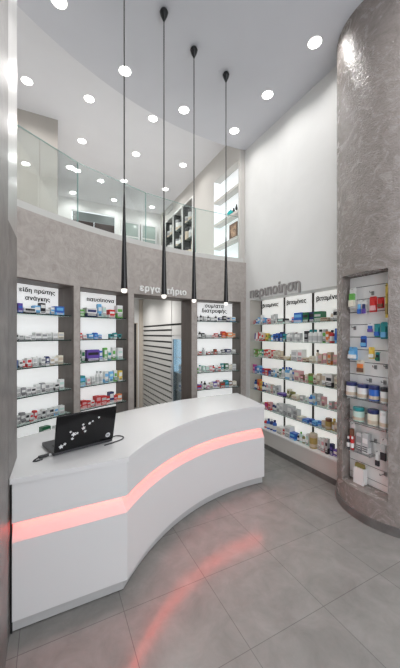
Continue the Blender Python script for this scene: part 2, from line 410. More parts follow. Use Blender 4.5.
# ------------------------------------------------------------------ product makers (front faces local -y)
_cache = {}
def cmesh(key, fn):
    if key not in _cache: _cache[key] = fn()
    return _cache[key]
KIND = dict(c='carton', b='bottle', j='jar', t='tube', u='pump_bottle', g='bag', f='box')
KWORD = dict(c='carton', b='bottle', j='jar', t='tube', u='pump bottle', g='pouch', f='flat carton')
def link_child(name, me, parent, loc=(0, 0, 0)):
    o = bpy.data.objects.new(name, me); COL.objects.link(o); o.parent = parent; o.location = loc; return o
def product(kind, w, h, c1, c2, dep=None):
    w = round(w, 3); h = round(h, 3)
    def top(me, nm):
        o = bpy.data.objects.new(nm, me); COL.objects.link(o); return o
    if kind in 'cf':
        d = dep or max(.035, min(.11, w*.7))
        def body():
            m = MB(); e = .0015
            k = 0 if c1 == c2 else 1
            hb = h*random.Random(int(w*1000)*13 + int(h*1000)).choice((.22, .3, .38))
            m.box(-w/2, w/2, -d/2, d/2, 0, hb, k); m.box(-w/2, w/2, -d/2, d/2, hb, h, 0)
            m.box(-w/2 + .003, w/2 - .003, -d/2 + .002, d/2 - .01, h, h + .0015, 0)
            return m.mesh(KIND[kind], [pm(c1), pm(c2)])
        o = top(cmesh((kind, w, h, c1, c2, d), body), KIND[kind])
        if w > .03 and h > .04:
            def lab():
                m = MB(); rr = random.Random(int(w*1000)*31 + int(h*1000)*7 + ord(c2))
                x = w*rr.uniform(.36, .45); z1 = rr.uniform(.70, .86)
                lv = [.08, .13, .19, .24] + ([.30, .35] if rr.random() < .5 else []) + [rr.uniform(.45, .55), z1]
                mt = [1, 2, 1, 2, 1, 0] if len(lv) > 6 else [1, 2, 1, 0]
                mt = [2 if q % 2 == 0 else 1 for q in range(len(lv) - 2)] + [0]
                y = -d/2 - .0012
                vs = [p for z in lv for p in ((-x, y, z*h), (x, y, z*h))]
                nn = len(vs); vs += [(-x, y + .001, lv[0]*h), (x, y + .001, lv[0]*h), (x, y + .001, lv[-1]*h), (-x, y + .001, lv[-1]*h)]
                for q in range(len(lv) - 1): m.f.append([2*q, 2*q + 1, 2*q + 3, 2*q + 2]); m.m.append(mt[q]); m.sm.append(False)
                for f in ([0, nn, nn+1, 1], [nn-2, nn-1, nn+2, nn+3]): m.f.append(f); m.m.append(1); m.sm.append(False)
                m.v = vs
                return m.mesh('label', [pm(c2 if c1 != c2 else 'A'), pm(c1), pm('K' if c1 in 'WACEQILYS' else 'W')])
            link_child('label', cmesh(('lab', kind, w, h, c1, c2, d), lab), o)
        return o
    r = w/2
    if kind == 'b':
        o = top(cmesh((kind, w, h, c1), lambda: MB().lathe([(r*.85, 0), (r, .004), (r, h*.62), (r*.93, h*.70), (r*.5, h*.78), (r*.45, h*.83)], 16).mesh('bottle', pm(c1))), 'bottle')
        link_child('cap', cmesh(('cap', w, h, c2), lambda: MB().lathe([(r*.56, h*.82), (r*.58, h*.83), (r*.58, h*.985), (r*.5, h)], 14).mesh('cap', pm(c2))), o)
        link_child('label', cmesh(('blab', w, h, c1, c2), lambda: MB().lathe([(r*1.015, h*.15), (r*1.015, h*.52)], 16).mesh('label', pm('W' if c1 not in 'WA' else 'A'))), o)
    elif kind == 'j':
        o = top(cmesh((kind, w, h, c1), lambda: MB().lathe([(r*.9, 0), (r, .005), (r, h*.72), (r*.92, h*.76)], 20).mesh('jar', pm(c1))), 'jar')
        link_child('lid', cmesh(('lid', w, h, c2), lambda: MB().lathe([(r*.98, h*.74), (r*1.0, h*.76), (r*1.0, h*.97), (r*.93, h)], 20).mesh('lid', pm(c2))), o)
        link_child('label', cmesh(('jlab', w, h, c1, c2), lambda: MB().lathe([(r*1.012, h*.10), (r*1.012, h*.32)], 20).mesh('label', pm('E' if w > .08 else (c2 if c1 != c2 else 'A')))), o)
    elif kind == 't':
        def body():
            m = MB(); n = 14; vs = []
            L = [(0.22, 1, .9), (.5, 1, .75), (.8, 1.05, .35), (1., 1.1, .06)]
            for t, sx, sy in L:
                for k in range(n):
                    a = 2*PI*k/n; vs.append((r*sx*math.cos(a), r*sy*math.sin(a), h*t))
            fs = [(j*n+k, j*n+(k+1) % n, (j+1)*n+(k+1) % n, (j+1)*n+k) for j in range(3) for k in range(n)] + [tuple(range(n))[::-1], tuple(range(3*n, 4*n))]
            m.add(vs, fs, 0, True); return m.mesh('tube', pm(c1))
        o = top(cmesh((kind, w, h, c1), body), 'tube')
        link_child('cap', cmesh(('tcap', w, h, c2), lambda: MB().lathe([(r*.8, 0), (r*.82, .002), (r*.72, h*.22)], 14).mesh('cap', pm(c2))), o)
    elif kind == 'u':
        o = top(cmesh((kind, w, h, c1), lambda: MB().lathe([(r*.9, 0), (r, .004), (r, h*.66), (r*.6, h*.72), (r*.4, h*.74)], 16).mesh('pump_bottle', pm(c1))), 'pump_bottle')
        link_child('pump', cmesh(('pump', w, h, c2), lambda: MB().lathe([(r*.45, h*.73), (r*.45, h*.8), (r*.14, h*.81), (r*.14, h*.94), (r*.4, h*.95), (r*.4, h)], 12).box(-.005, .005, -r*1.1, 0, h*.955, h*.99).mesh('pump', pm(c2))), o)
        link_child('label', cmesh(('ulab', w, h, c1, c2), lambda: MB().lathe([(r*1.015, h*.18), (r*1.015, h*.5)], 16).mesh('label', pm(c2 if c2 != c1 else 'A'))), o)
    return o
ORD = ['zeroth', 'first', 'second', 'third', 'fourth', 'fifth', 'sixth', 'seventh', 'eighth', 'ninth', 'tenth', 'eleventh', 'twelfth', 'thirteenth', 'fourteenth', 'fifteenth', 'sixteenth', 'seventeenth', 'eighteenth', 'nineteenth', 'twentieth']
def cname(c1, c2):
    a, b = PAL[c1][0], PAL[c2][0]
    return a if c1 == c2 else f'{a} and {b}'
def parse(spec):
    """'c.07x.09WB*3 _.02 ...' -> list of (kind, w, h, c1, c2); _ is a gap."""
    out = []
    for tk in spec.split():
        rep = 1
        if '*' in tk: tk, rp = tk.split('*'); rep = int(rp)
        if tk[0] == '_': out.append(('_', float(tk[1:]), 0, '', '')); continue
        k = tk[0]; cc = tk[-2:]; w, h = tk[1:-2].split('x')
        for _ in range(rep): out.append((k, float(w), float(h), cc[0], cc[1]))
    return out

# ------------------------------------------------------------------ wall niches: lit back, glass shelves, sign
SHZ = [2.125, 1.832, 1.542, 1.238, .945, .65]
def niche(name, key, sign, label, signsize, sa, where):
    a0, a1 = NICHES[key]; am = (a0 + a1)/2
    p = pol(am, R)
    t = tag(empty('niche_shelving', (p[0], p[1], 0.5)), label, 'shelves')
    def local(m): 
        m.v = [(x - p[0], y - p[1], z - .5) for x, y, z in m.v]; return m
    m = MB(); m.arc(C, a1 - .13, a0 + .13, RB, RB + .02, .505, ZN - .013); local(m).build('back_panel', LIT, t)
    for z in SHZ:
        m = MB(); m.arc(C, a1 - .15, a0 + .15, R + .035, RB - .004, z - .013, z, 0, front=1); local(m).build('glass_shelf', [SHELFG, SHELFE], t)
    s = None
    for k, line in enumerate(sign):
        am_ = sa; q = pol(am_, RB - .016); tang = (math.sin(rad(am_)), -math.cos(rad(am_)), 0)
        zt = 2.385 - k*.09 - (0.03 if len(sign) == 1 else 0)
        text_obj('sign_text', line, signsize, .004, LETTERK, t, face_frame((q[0], q[1], zt), tang), .030, 1.08, 'CENTER')
    return t
niche('n', 'first', ['είδη πρώτης', 'ανάγκης'], 'backlit niche with six glass shelves, leftmost in the curved wall, signed for first aid', .070, 122.25, 'leftmost')
niche('n', 'second', ['παυσίπονα'], 'backlit niche with glass shelves between the leftmost niche and the doorway', .080, 112.4, 'second')
niche('n', 'third', ['συμ/ατα', 'διατροφής'], 'backlit niche with glass shelves right of the doorway, under a two line sign', .098, 88.4, 'third')

ROWS1 = ['c.045x.10NW c.05x.10PB c.13x.055WK c.07x.09SW c.06x.125KW c.05x.065WA c.05x.085WS c.11x.10BS',
         'c.05x.075WK c.05x.06WY c.06x.05WY c.05x.055AW c.07x.085WY c.06x.075WY c.05x.08WA c.06x.085WA c.07x.085CA',
         'c.05x.085BS c.04x.08WK b.035x.09RW c.055x.095WR c.045x.10WA b.04x.11AW c.05x.09WY c.04x.10NW c.05x.085WE c.05x.09CW c.06x.10CE',
         'c.08x.105WA c.05x.09YW c.06x.085WY c.05x.075WK c.055x.10WA c.05x.11YW c.06x.095WY c.05x.09WA c.06x.085WK c.06x.12WQ',
         'c.05x.06WA c.04x.09WY c.055x.115YW c.05x.09WK c.045x.085WR c.04x.105RW c.05x.08WY c.05x.10WK c.05x.08AW c.06x.09WK c.06x.095WS c.07x.10WQ']
ROWS2 = ['c.085x.085GG c.15x.115WN c.05x.175SW c.055x.15WQ c.09x.11RW c.085x.175WG',
         'c.06x.08RW c.05x.06WI c.065x.07SW c.055x.085BS c.055x.06SI _.10 c.045x.07TK c.05x.085TW c.05x.065TK',
         'c.05x.14DW c.045x.15WD c.18x.15PK c.045x.13BW c.05x.17GW c.05x.12WT c.05x.17WG c.08x.16WQ',
         'c.095x.13TS _.015 c.05x.09WI c.045x.10WA b.05x.17WA b.05x.16WY c.055x.15WS c.06x.14SQ c.05x.15WG c.06x.14LW',
         'c.06x.07RW c.075x.10RI c.05x.09RR c.055x.08WR c.08x.13RI c.08x.12RR c.055x.10RW c.07x.15NW c.055x.09RI c.07x.10OW']
ROWS3 = ['c.06x.09WK b.05x.115KW c.055x.085WA b.045x.105KW c.07x.075WA b.05x.11KW c.06x.07NW c.055x.10KW c.06x.09WN c.09x.08WS',
         'c.05x.05WA b.05x.12KW c.055x.085KW c.10x.06WA c.055x.05WR c.06x.08RW c.05x.06KW c.075x.115RO c.11x.095OC c.06x.08EO',
         'c.045x.05WO c.055x.06WR b.055x.12AA c.06x.055WR c.05x.06WH c.05x.09HR c.06x.055WA c.06x.075KW c.09x.085NW c.08x.07WA',
         'c.07x.09WG b.055x.125WT c.06x.11QW c.07x.10WQ c.06x.10IW b.045x.11RK c.05x.075WN c.06x.10WR c.05x.13TW c.075x.13DW c.07x.10CW c.07x.11WA',
         'c.12x.08PR b.05x.13AK b.05x.135KA c.06x.07WM c.06x.10CA c.08x.105PW c.055x.13IW c.10x.09HR c.075x.12TS c.07x.10HW c.08x.095CW']
def fill_niche(key, rows, where, a_left, a_right):
    for si, spec in enumerate(rows):
        items = parse(spec); z = SHZ[si]
        rr = 4.905
        total = sum(i[1] for i in items); span = rad(a_left - a_right)*rr
        gap = (span - total)/max(1, len(items)); 
        sc = 1.0
        if gap < .004: sc = (span - .004*len(items))/total; gap = .004
        a = a_left; n = 0
        for k, w, h, c1, c2 in items:
            w *= sc
            a -= math.degrees((w/2 + gap/2)/rr)
            if k != '_':
                n += 1
                o = product(k, w, h, c1, c2, dep=min(.10, max(.05, w)) if k == 'c' else None)
                r2 = rr - random.uniform(0, .03)
                q = pol(a, r2); o.location = (q[0], q[1], z + .0005); o.rotation_euler = (0, 0, rad(a - 90) + (random.uniform(-.03, .03)))
                tag(o, f'{cname(c1, c2)} {KWORD[k]}, {ORD[n]} from left, {ORD[si+1]} shelf of the {where}', KWORD[k], f'products on the {ORD[si+1]} shelf of the {where}')
            a -= math.degrees((w/2 + gap/2)/rr)
fill_niche('first', ROWS1, 'leftmost niche', 127.0, 120.1)
fill_niche('second', ROWS2, 'niche left of doorway', 118.0, 110.0)
fill_niche('third', ROWS3, 'niche right of doorway', 94.35, 84.6)
# the one green pack on the low shelf of the first niche, behind the laptop
for (k, w, h, c1, c2, a, lb) in (('c', .10, .19, 'D', 'W', 122.6, 'dark-green carton on the low shelf of the leftmost niche, left of the laptop'), ('c', .08, .16, 'W', 'A', 120.9, 'white carton on the low shelf of the leftmost niche, behind the laptop')):
    o = product(k, w, h, c1, c2); q = pol(a, 4.9); o.location = (*q, .6505); o.rotation_euler = (0, 0, rad(a - 90)); tag(o, lb, 'carton')

# ------------------------------------------------------------------ right display unit (recess in the right wall)
Y0, Y1 = 4.348, 2.36
XB = 3.46
du = tag(empty('wall_display_unit', (XW, 3.35, 0)), 'tall white backlit display with three vitamins bays and glass shelves in the right wall', 'display unit')
def lc(m): m.v = [(x - XW, y - 3.35, z) for x, y, z in m.v]; return m
EDGES = [4.355, 3.743, 3.148, 2.545, Y1]
for a, b in zip(EDGES[:-1], EDGES[1:]):
    m = MB(); m.box(XB, XB + .02, b + .02, min(a - .02, Y0), .315, 2.50); lc(m).build('back_panel', LITW, du)
for y in EDGES[:4]:
    m = MB(); m.box(XB - .006, XB + .03, min(y - .02, Y0 - .03), min(y + .02, Y0), .315, 2.50); lc(m).build('upright', simple('dark_upright', (.09, .085, .075), .45), du)
RZ = [2.066, 1.782, 1.502, 1.206, .925, .640]
for z in RZ:
    m = MB(); x0, x1 = XW + .012, XB - .008
    m.box(x0 + .004, x1, Y1, Y0 - .003, z - .008, z, 0); m.box(x0, x0 + .004, Y1, Y0 - .003, z - .008, z, 1); lc(m).build('glass_shelf', [SHELFG, PALEEDGE], du)
m = MB(); m.box(XW - .012, XB - .01, Y1, Y0, .296, .314); lc(m).build('bottom_shelf', LACQSHELF, du)
m = MB(); m.box(XW - .004, XW + .02, Y1, Y0 + .08, .10, .295); m.box(XW - .006, XW + .02, Y1, Y0 + .08, .076, .097); lc(m).build('plinth_panel', simple('plinth_greige', (.62, .59, .56), .4), du)
m = MB(); m.box(XW - .004, XB, Y0 + .0, Y0 + .001, .316, 2.503); lc(m).build('side_panel', WARMWALL, du)
for y, yl in ((4.30, 'a'), (3.69, 'b'), (3.085, 'c')):
    text_obj('sign_text', 'βιταμίνες', .092, .004, LETTERK, du, face_frame((XB - .009, y, 2.375), (0, -1, 0)), .034, 1.02)

RIGHT = {
 0: ('c.05x.07RA c.06x.09BW c.06x.12SW c.05x.16WA c.05x.11SI c.045x.10BW c.055x.09IR c.05x.15WA c.05x.16AW | c.05x.03CA f.14x.075KQ f.08x.04AW _.02 c.05x.09IB c.16x.145BS | c.10x.14DK c.09x.14NK c.13x.14DD f.12x.05EH c.055x.11WE c.06x.15WK'),
 1: ('t.045x.13PW t.05x.14WI t.045x.15RW c.055x.15WR c.055x.14CR t.045x.13OL c.05x.13LV c.05x.11VG b.05x.12SW c.055x.12BN | c.06x.13BN c.06x.15NB c.05x.12TK b.06x.14WA c.055x.14AW b.06x.145WY c.055x.13AW _.03 | c.065x.16KY b.075x.18WT b.075x.18WT b.075x.18WK c.05x.18AG c.05x.15OW b.065x.17RK t.06x.19BS'),
 2: ('c.05x.13GW c.05x.125VG c.055x.12GC c.055x.13GW c.05x.12TW c.05x.135RC c.055x.14RW c.055x.13CR c.05x.135RI c.05x.12CE | c.055x.14CE c.06x.13EC f.10x.05EH f.07x.05CZ c.05x.09VL c.12x.16WA c.09x.17WI | f.07x.06EH c.06x.09CE b.055x.18CK c.06x.13EI c.055x.14IC c.06x.16EO c.06x.13IE'),
 3: ('c.055x.15MI c.06x.12BP c.07x.14SW c.06x.11BS c.06x.10RP c.075x.11RR c.06x.085NB c.055x.13WN c.05x.14WS | c.05x.12WK c.05x.14DW b.05x.17WB b.05x.18SB b.05x.185SB b.05x.18WB c.05x.16AB c.10x.15IC c.055x.10HI | c.05x.12CI j.08x.14GV c.05x.13CH c.06x.155EC c.06x.165WE c.10x.17WK c.05x.15CE'),
 4: ('b.05x.16BN b.05x.17NP c.06x.18OR c.055x.15LO b.05x.15NB b.045x.14NB c.05x.14WI c.055x.13WA c.05x.14EI c.06x.13AW | c.055x.15AY f.14x.045PK c.06x.13CV c.055x.10VK f.10x.07CE c.06x.08AW | c.05x.08WQ b.06x.12BS c.055x.15AS c.055x.16AW c.05x.13IC _.05 c.055x.10AI c.05x.10IA'),
 5: ('c.05x.08EW c.05x.08HE c.055x.09IH c.05x.10WI c.06x.08AC c.06x.09CA c.08x.11RM c.06x.13IR b.05x.12NW b.05x.11NW | c.07x.15AW c.075x.16WA c.08x.17AA c.09x.17AW c.08x.14AY f.08x.06CA | f.10x.05BS c.06x.07BN f.07x.06SB c.06x.07BS c.06x.10EA j.085x.15ZH b.06x.16ZL c.05x.12EC'),
 6: ('b.05x.14VK b.06x.16VZ b.07x.17VZ c.06x.13EW b.075x.15RW b.07x.17BN b.07x.18NW b.07x.18BN | c.14x.11WC c.06x.09RW c.13x.17WA c.12x.10BS b.055x.10KA b.06x.15QG b.05x.13VW | c.055x.16WQ j.11x.20ZE c.05x.17WA c.045x.19WI c.04x.20AK c.045x.15NP c.06x.10PW'),
}
F_ = 298.; SY, CY = math.sin(rad(26.9)), math.cos(rad(26.9))
BAYN = ['left', 'middle', 'right']
for si, spec in RIGHT.items():
    z = RZ[si] if si < 6 else .3145
    for bi, part in enumerate(spec.split('|')):
        y = [4.335, 3.735, 3.14][bi]; yend = [3.75, 3.155, 2.58][bi]
        if si == 6: y = [4.30, 3.70, 3.13][bi]
        items = parse(part); tot = sum(i[1] for i in items); span = y - yend
        sc = min(1.0, (span - .003*len(items))/tot); gap = (span - tot*sc)/len(items)
        n = 0
        lowleft = bi == 0 and si >= 4
        for k, w, h, c1, c2 in items:
            w *= sc; y -= w/2 + gap/2
            vis = not (bi == 0 and ((si == 6 and y > 4.03) or (si == 5 and y > 4.13)))
            if k != '_' and vis:
                n += 1
                x = XW + .075 + random.uniform(0, .025)
                dep = .12 if k == 'f' else min(.10, max(.045, w))
                o = product(k, w, h, c1, c2, dep=dep if k in 'cf' else None)
                o.location = (x, y, z + .0005); o.rotation_euler = (0, 0, -PI/2 + random.uniform(-.03, .03))
                sh = f'{ORD[si+1]} shelf' if si < 6 else 'bottom ledge'
                tag(o, f'{cname(c1, c2)} {KWORD[k]}, {ORD[n]} from left, {sh} of the {BAYN[bi]} vitamins bay', KWORD[k], f'products on the {sh} of the {BAYN[bi]} vitamins bay')
            y -= w/2 + gap/2

# ------------------------------------------------------------------ hanging goods in the column niche
XF = XP - .018
def hook(y, z, L=.09):
    h = empty('display_hook', (XF, y, z))
    m = MB(); m.box(-.006, 0, -.014, .014, -.03, .012); m.build('hook_plate', simple('grey_plastic', (.25, .25, .25), .4), h)
    m = MB(); m.tube([(-.005, 0, -.005), (-L, 0, -.005), (-L - .004, 0, .012)], .003, 6); m.build('hook_wire', BLACKM, h)
    return h
hk = [(1.96, 2.335, .05, 'short grey hook near the top of the slat panel, above the red packs'),
      (2.165, 1.975, .05, 'short grey hook at the left of the slat panel below the green pack'),
      (1.93, 1.565, .05, 'short grey hook below the yellow pack on the slat panel'),
      (1.815, 1.58, .05, 'short grey hook at the right edge of the slat panel, below the teal packs'),
      (1.985, 1.42, .06, 'short grey hook between the beige pack and the row of white tubs'),
      (1.835, 1.42, .06, 'short grey hook above the rightmost tub with a dark lid'),
      (1.93, .80, .09, 'black wire hook right of the silver carton low on the slat panel'),
      (1.83, .50, .09, 'lowest hook on the slat panel, right of the white pouch')]
for y, z, L, lb in hk: tag(hook(y, z, L), lb, 'hook', 'hooks on the slat panel')
def hang(y0, y1, z0, z1, c1, c2, lb, cat='pack', dx=.05, thick=.022, c3=None):
    w = y0 - y1; h = z1 - z0
    t = empty('hanging_pack', (XF - dx, (y0 + y1)/2, z0)); t.rotation_euler = (0, 0, -PI/2)
    m = MB(); m.prism([(-w/2, 0), (w/2, 0), (w/2, h*.93), (w/2 - .01, h), (-w/2 + .01, h), (-w/2, h*.93)], -.0015, .0015)
    m.v = [(x, z, y) for x, y, z in m.v]; m.build('backing_card', pm(c1), t)
    m = MB(); bw = w*.78; bh = h*.62
    m.box(-bw/2, bw/2, -thick, -.0016, h*.1, h*.1 + bh*.5, 0); m.box(-bw/2 + .004, bw/2 - .004, -thick*.8, -.0016, h*.1 + bh*.5, h*.1 + bh, 1)
    m.build('blister', [pm(c2), pm(c3 or c1)], t, bevel=.003)
    m = MB(); m.tube([(0, dx - .002, h*.93), (0, -.03, h*.93)], .0025, 6); m.build('hanger', simple('black_hanger', (.03, .03, .03), .4), t)
    tag(t, lb, cat, 'packs hanging in the column niche'); return t
hang(2.193, 2.112, 2.175, 2.405, 'W', 'C', 'white and green hanging pack, topmost left on the slat panel', c3='G', thick=.04)
hang(2.097, 2.05, 2.10, 2.265, 'W', 'B', 'white and blue toothbrush pack beside the topmost green pack', c3='S')
hang(2.045, 1.998, 2.10, 2.262, 'W', 'P', 'white and purple toothbrush pack left of the red packs', c3='N')
hang(1.962, 1.885, 2.125, 2.285, 'R', 'I', 'larger red hanging pack, left one of the red pair', c3='R')
hang(1.878, 1.812, 2.16, 2.265, 'R', 'H', 'smaller red hanging pack, right one of the red pair', c3='R')
hang(1.80, 1.772, 2.06, 2.40, 'L', 'Z', 'narrow golden hanging pack at the upper right edge of the niche', c3='L', thick=.015)
hang(1.984, 1.92, 1.91, 2.015, 'W', 'P', 'white pack with purple blister left of the teal packs', c3='B')
hang(1.912, 1.85, 1.87, 2.002, 'T', 'B', 'teal and blue hanging pack, left of the teal pair', c3='T')
hang(1.846, 1.778, 1.85, 2.02, 'T', 'S', 'taller teal hanging pack at the right edge of the niche', c3='T')
hang(2.062, 1.995, 1.76, 1.88, 'B', 'S', 'small blue and sky-blue pack alone below the toothbrush packs', c3='N')
hang(2.195, 2.10, 1.62, 1.757, 'S', 'W', 'light blue wipes pack at the left edge of the niche', thick=.05, c3='S')
hang(1.973, 1.91, 1.645, 1.765, 'L', 'W', 'yellow and white hanging pack below the teal packs', c3='L')
hang(1.899, 1.857, 1.625, 1.717, 'T', 'D', 'small dark teal pack right of the yellow pack', c3='K')
hang(2.109, 2.02, 1.48, 1.62, 'C', 'H', 'beige and brown hanging pack below the light blue wipes', c3='O')
hang(2.181, 2.125, .69, .935, 'W', 'R', 'tall narrow white and red pack low at the left of the niche', c3='H', thick=.04)
hang(1.90, 1.85, .55, .727, 'W', 'K', 'white card with a black clip hanging below the silver carton', c3='W')
hang(1.85, 1.78, .62, .87, 'W', 'K', 'white card with black clips at the lower right of the niche', c3='A')
# small ledges carrying tubs
def ledge(y0, y1, z, lb):
    s = empty('ledge_shelf', (XF, (y0 + y1)/2, z))
    w = (y0 - y1)/2
    m = MB(); m.box(-.125, -.001, -w, w, -.006, 0); m.box(-.125, -.121, -w, w, 0, .012); m.build('glass_shelf', [thin_glass('clear_acrylic', (.93, .95, .95), .6)], s)
    m = MB(); m.box(-.09, -.001, -w + .03, -w + .034, -.03, -.0065); m.box(-.09, -.001, w - .034, w - .03, -.03, -.0065); m.build('bracket', ALU, s)
    tag(s, lb, 'shelf', 'ledges of the slat panel')
ledge(2.225, 1.745, 1.222, 'clear ledge on the slat panel carrying four tubs with dark blue lids')
ledge(2.20, 1.745, .972, 'clear ledge on the slat panel carrying the green and navy tubs')
ledge(2.20, 1.915, .652, 'clear ledge low on the slat panel carrying silver cartons')
def put(k, w, h, c1, c2, y, z, lb, x=None, cat=None, dep=None):
    o = product(k, w, h, c1, c2, dep); o.location = (x if x is not None else XF - .060, y, z + .0005); o.rotation_euler = (0, 0, -PI/2)
    return tag(o, lb, cat or KWORD[k], 'tubs and cartons in the column niche')
put('j', .110, .155, 'W', 'N', 2.162, 1.222, 'leftmost of four white tubs with navy lids in the column niche', cat='tub')
put('j', .108, .15, 'W', 'N', 2.030, 1.222, 'white tub with navy lid, second from left in the row of four', cat='tub')
put('j', .100, .155, 'B', 'N', 1.908, 1.222, 'blue tub with navy lid, third from left in the row of four', cat='tub')
put('j', .085, .15, 'W', 'K', 1.795, 1.222, 'white tub with black lid, rightmost in the row of four', cat='tub')
put('j', .112, .145, 'Q', 'T', 2.078, .972, 'mint tub with a teal-green lid below the row of four', cat='tub')
put('j', .106, .156, 'C', 'N', 1.918, .972, 'cream tub with navy lid between the mint tub and white tub', cat='tub')
put('j', .092, .166, 'W', 'W', 1.800, .972, 'all-white tub at the right of the lower tub row', cat='tub')
put('c', .06, .19, 'A', 'Y', 2.065, .652, 'left silver-grey carton on the low ledge', dep=.06, x=XF - .05)
put('c', .062, .205, 'A', 'W', 1.995, .652, 'right silver-grey carton on the low ledge', dep=.06, x=XF - .05)
put('b', .035, .13, 'K', 'W', 2.172, .652, 'small black bottle at the left end of the low ledge', x=XF - .10)
put('b', .035, .14, 'R', 'W', 2.125, .652, 'small red bottle beside the black bottle on the low ledge', x=XF - .10)
g = empty('zip_pouch', (XF - .05, 2.07, ZN0)); g.rotation_euler = (0, 0, -PI/2)
m = MB(); m.prism([(-.06, 0), (.06, 0), (.056, .17), (-.056, .17)], -.03, .03); m.v = [(x, z, y) for x, y, z in m.v]; m.build('pouch_body', pm('W'), g, bevel=.01)
m = MB(); m.prism([(-.055, .171), (.055, .171), (.045, .215), (-.045, .215)], -.012, .012); m.v = [(x, z, y) for x, y, z in m.v]; m.build('pouch_top', pm('V'), g, bevel=.004)
tag(g, 'white pouch with an olive-yellow top standing on the floor of the column niche', 'pouch')

# ------------------------------------------------------------------ lettering on the walls
sg = tag(empty('wall_lettering', (XW, 3.74, 2.545)), 'large grey raised Greek letters on the white wall above the display', 'sign')
word = 'περιποίηση'
def advance(ch, size):
    a = text_mesh('p', ch + 'ι', size, .01, LETTERG); b = text_mesh('p', 'ι', size, .01, LETTERG)
    f = lambda m: max(v.co.x for v in m.vertices)
    r = f(a) - f(b); bpy.data.meshes.remove(a); bpy.data.meshes.remove(b); return r
adv = [advance(ch, .25) for ch in word]; k_ = 1.215/sum(adv); y = 4.345
for ch, ad in zip(word, adv):
    text_obj('letter', ch, .225, .016, LETTERG, sg, face_frame((XW - .009, y, 2.54), (0, -1, 0)), .03); y -= ad*k_
sg = tag(empty('wall_lettering', (*pol(102.2, R), 2.52)), 'small white raised Greek letters on the curved wall above the doorway', 'sign')
word = 'εργαστήριο'; adv = [advance(ch, .135) for ch in word]; k_ = rad(107.35 - 97.0)*R/sum(adv); a = 107.35
for ch, ad in zip(word, adv):
    q = pol(a - math.degrees(ad*k_/2/R), R - .012); am_ = a - math.degrees(ad*k_/2/R)
    tang = Vector((math.sin(rad(am_)), -math.cos(rad(am_)), 0)); st = Vector((q[0], q[1], 2.535)) - tang*(ad/2)
    text_obj('letter', ch, .135, .02, LETTERW, sg, face_frame(st, tang), .028); a -= math.degrees(ad*k_/R)

# ------------------------------------------------------------------ glass balustrade on the parapet
bl = tag(empty('glass_balustrade', (*pol(106, R + .12), ZP)), 'frameless curved glass balustrade in a pale channel on top of the parapet', 'balustrade')
pb = bl.location
def lb_(m): m.v = [(x - pb.x, y - pb.y, z - pb.z) for x, y, z in m.v]; return m
m = MB(); m.arc(C, 136, 83.3, R + .004, R + .10, ZP + .001, ZP + .075); lb_(m).build('base_channel', simple('pale_channel', (.62, .62, .60), .35, .3), bl)
for a0, a1 in ((134, 117.95), (117.8, 105.35), (105.2, 94.3), (94.15, 83.4)):
    m = MB()
    m.arc(C, a0, a1, R + .065, R + .077, ZP + .0755, ZP + .84, 0, n=1)
    m.arc(C, a0, a1, R + .065, R + .077, ZP + .8401, ZP + .845, 1, n=1)
    m.arc(C, a1 + .06, a1, R + .0645, R + .0775, ZP + .0755, ZP + .84, 1, n=1)
    lb_(m).build('glass_panel', [GLASS, GLASSEDGE], bl)

# ------------------------------------------------------------------ mezzanine furniture
lt = tag(empty('lit_wall_shelf', (XM, 5.01, 3.1)), 'brightly backlit white wall niche shelves on the mezzanine, near the right wall', 'shelves')
m = MB(); m.box(.15, .17, -.445, .445, .002, 1.985); m.build('back_panel', LITB, lt)
m = MB(); m.box(0, .15, .443, .447, .002, 1.985); m.build('side_panel', LITB, lt)  # glow added to the side wall so the whole recess looks bright
for z0, z1 in ((3.63, 3.715), (4.105, 4.19), (4.585, 4.67)):
    m = MB(); m.box(-.004, .148, -.442, .442, z1 - .05 - 3.1, z1 - 3.1); m.build('shelf', MEZW, lt)
t = tag(empty('teapot', (XM + .075, 4.93, 4.1905)), 'small turquoise teapot on the backlit mezzanine shelf', 'teapot')
tq = simple('turquoise_glaze', (.02, .45, .45), .25)
m = MB(); m.lathe([(.04, 0), (.068, .03), (.072, .07), (.05, .105), (.02, .12)], 18); m.build('body', tq, t)
m = MB(); m.lathe([(.012, .12), (.018, .13), (.008, .145)], 12); m.build('lid_knob', tq, t)
m = MB(); m.tube([(0, -.06, .05), (0, -.095, .08), (0, -.11, .115)], .01); m.build('spout', tq, t)
m = MB(); m.tube([(0, .06, .09), (0, .105, .085), (0, .105, .04), (0, .06, .035)], .007); m.build('handle', tq, t)
for y, h, lb in ((4.76, .11, 'left of two small dark bird figurines on the backlit mezzanine shelf'), (4.67, .14, 'right of two small dark bird figurines on the backlit mezzanine shelf')):
    t = empty('figurine', (XM + .035, y, 4.1905))
    m = MB(); m.lathe([(.018, 0), (.02, .006), (.005, .012), (.005, .03), (.022, .045), (.026, .06), (.012, h*.85), (.014, h*.95), (.006, h)], 12); m.build('figurine_body', BLACKM, t)
    m = MB(); m.lathe([(.03, 0), (.03, .005)], 12); m.build('figurine_base', simple('dark_brown_base', (.05, .03, .02), .5), t)
    tag(t, lb, 'figurine', 'dark figurines on the mezzanine shelf')
t = tag(empty('picture_frame', (XM + .02, 4.75, 3.7155)), 'brown framed picture standing on the third backlit mezzanine shelf', 'picture')
m = MB(); m.box(-.012, .012, -.13, .13, 0, .03); m.box(-.012, .012, -.13, .13, .25, .28); m.box(-.012, .012, -.13, -.10, .03, .25); m.box(-.012, .012, .10, .13, .03, .25); m.build('frame', simple('frame_wood', (.16, .08, .04), .4), t)
m = MB(); m.box(-.004, .008, -.10, .10, .03, .25); m.build('picture', noisy('abstract_print', (.65, .40, .25), (.10, .05, .03), 14., 2., (.3, .4), 0), t)
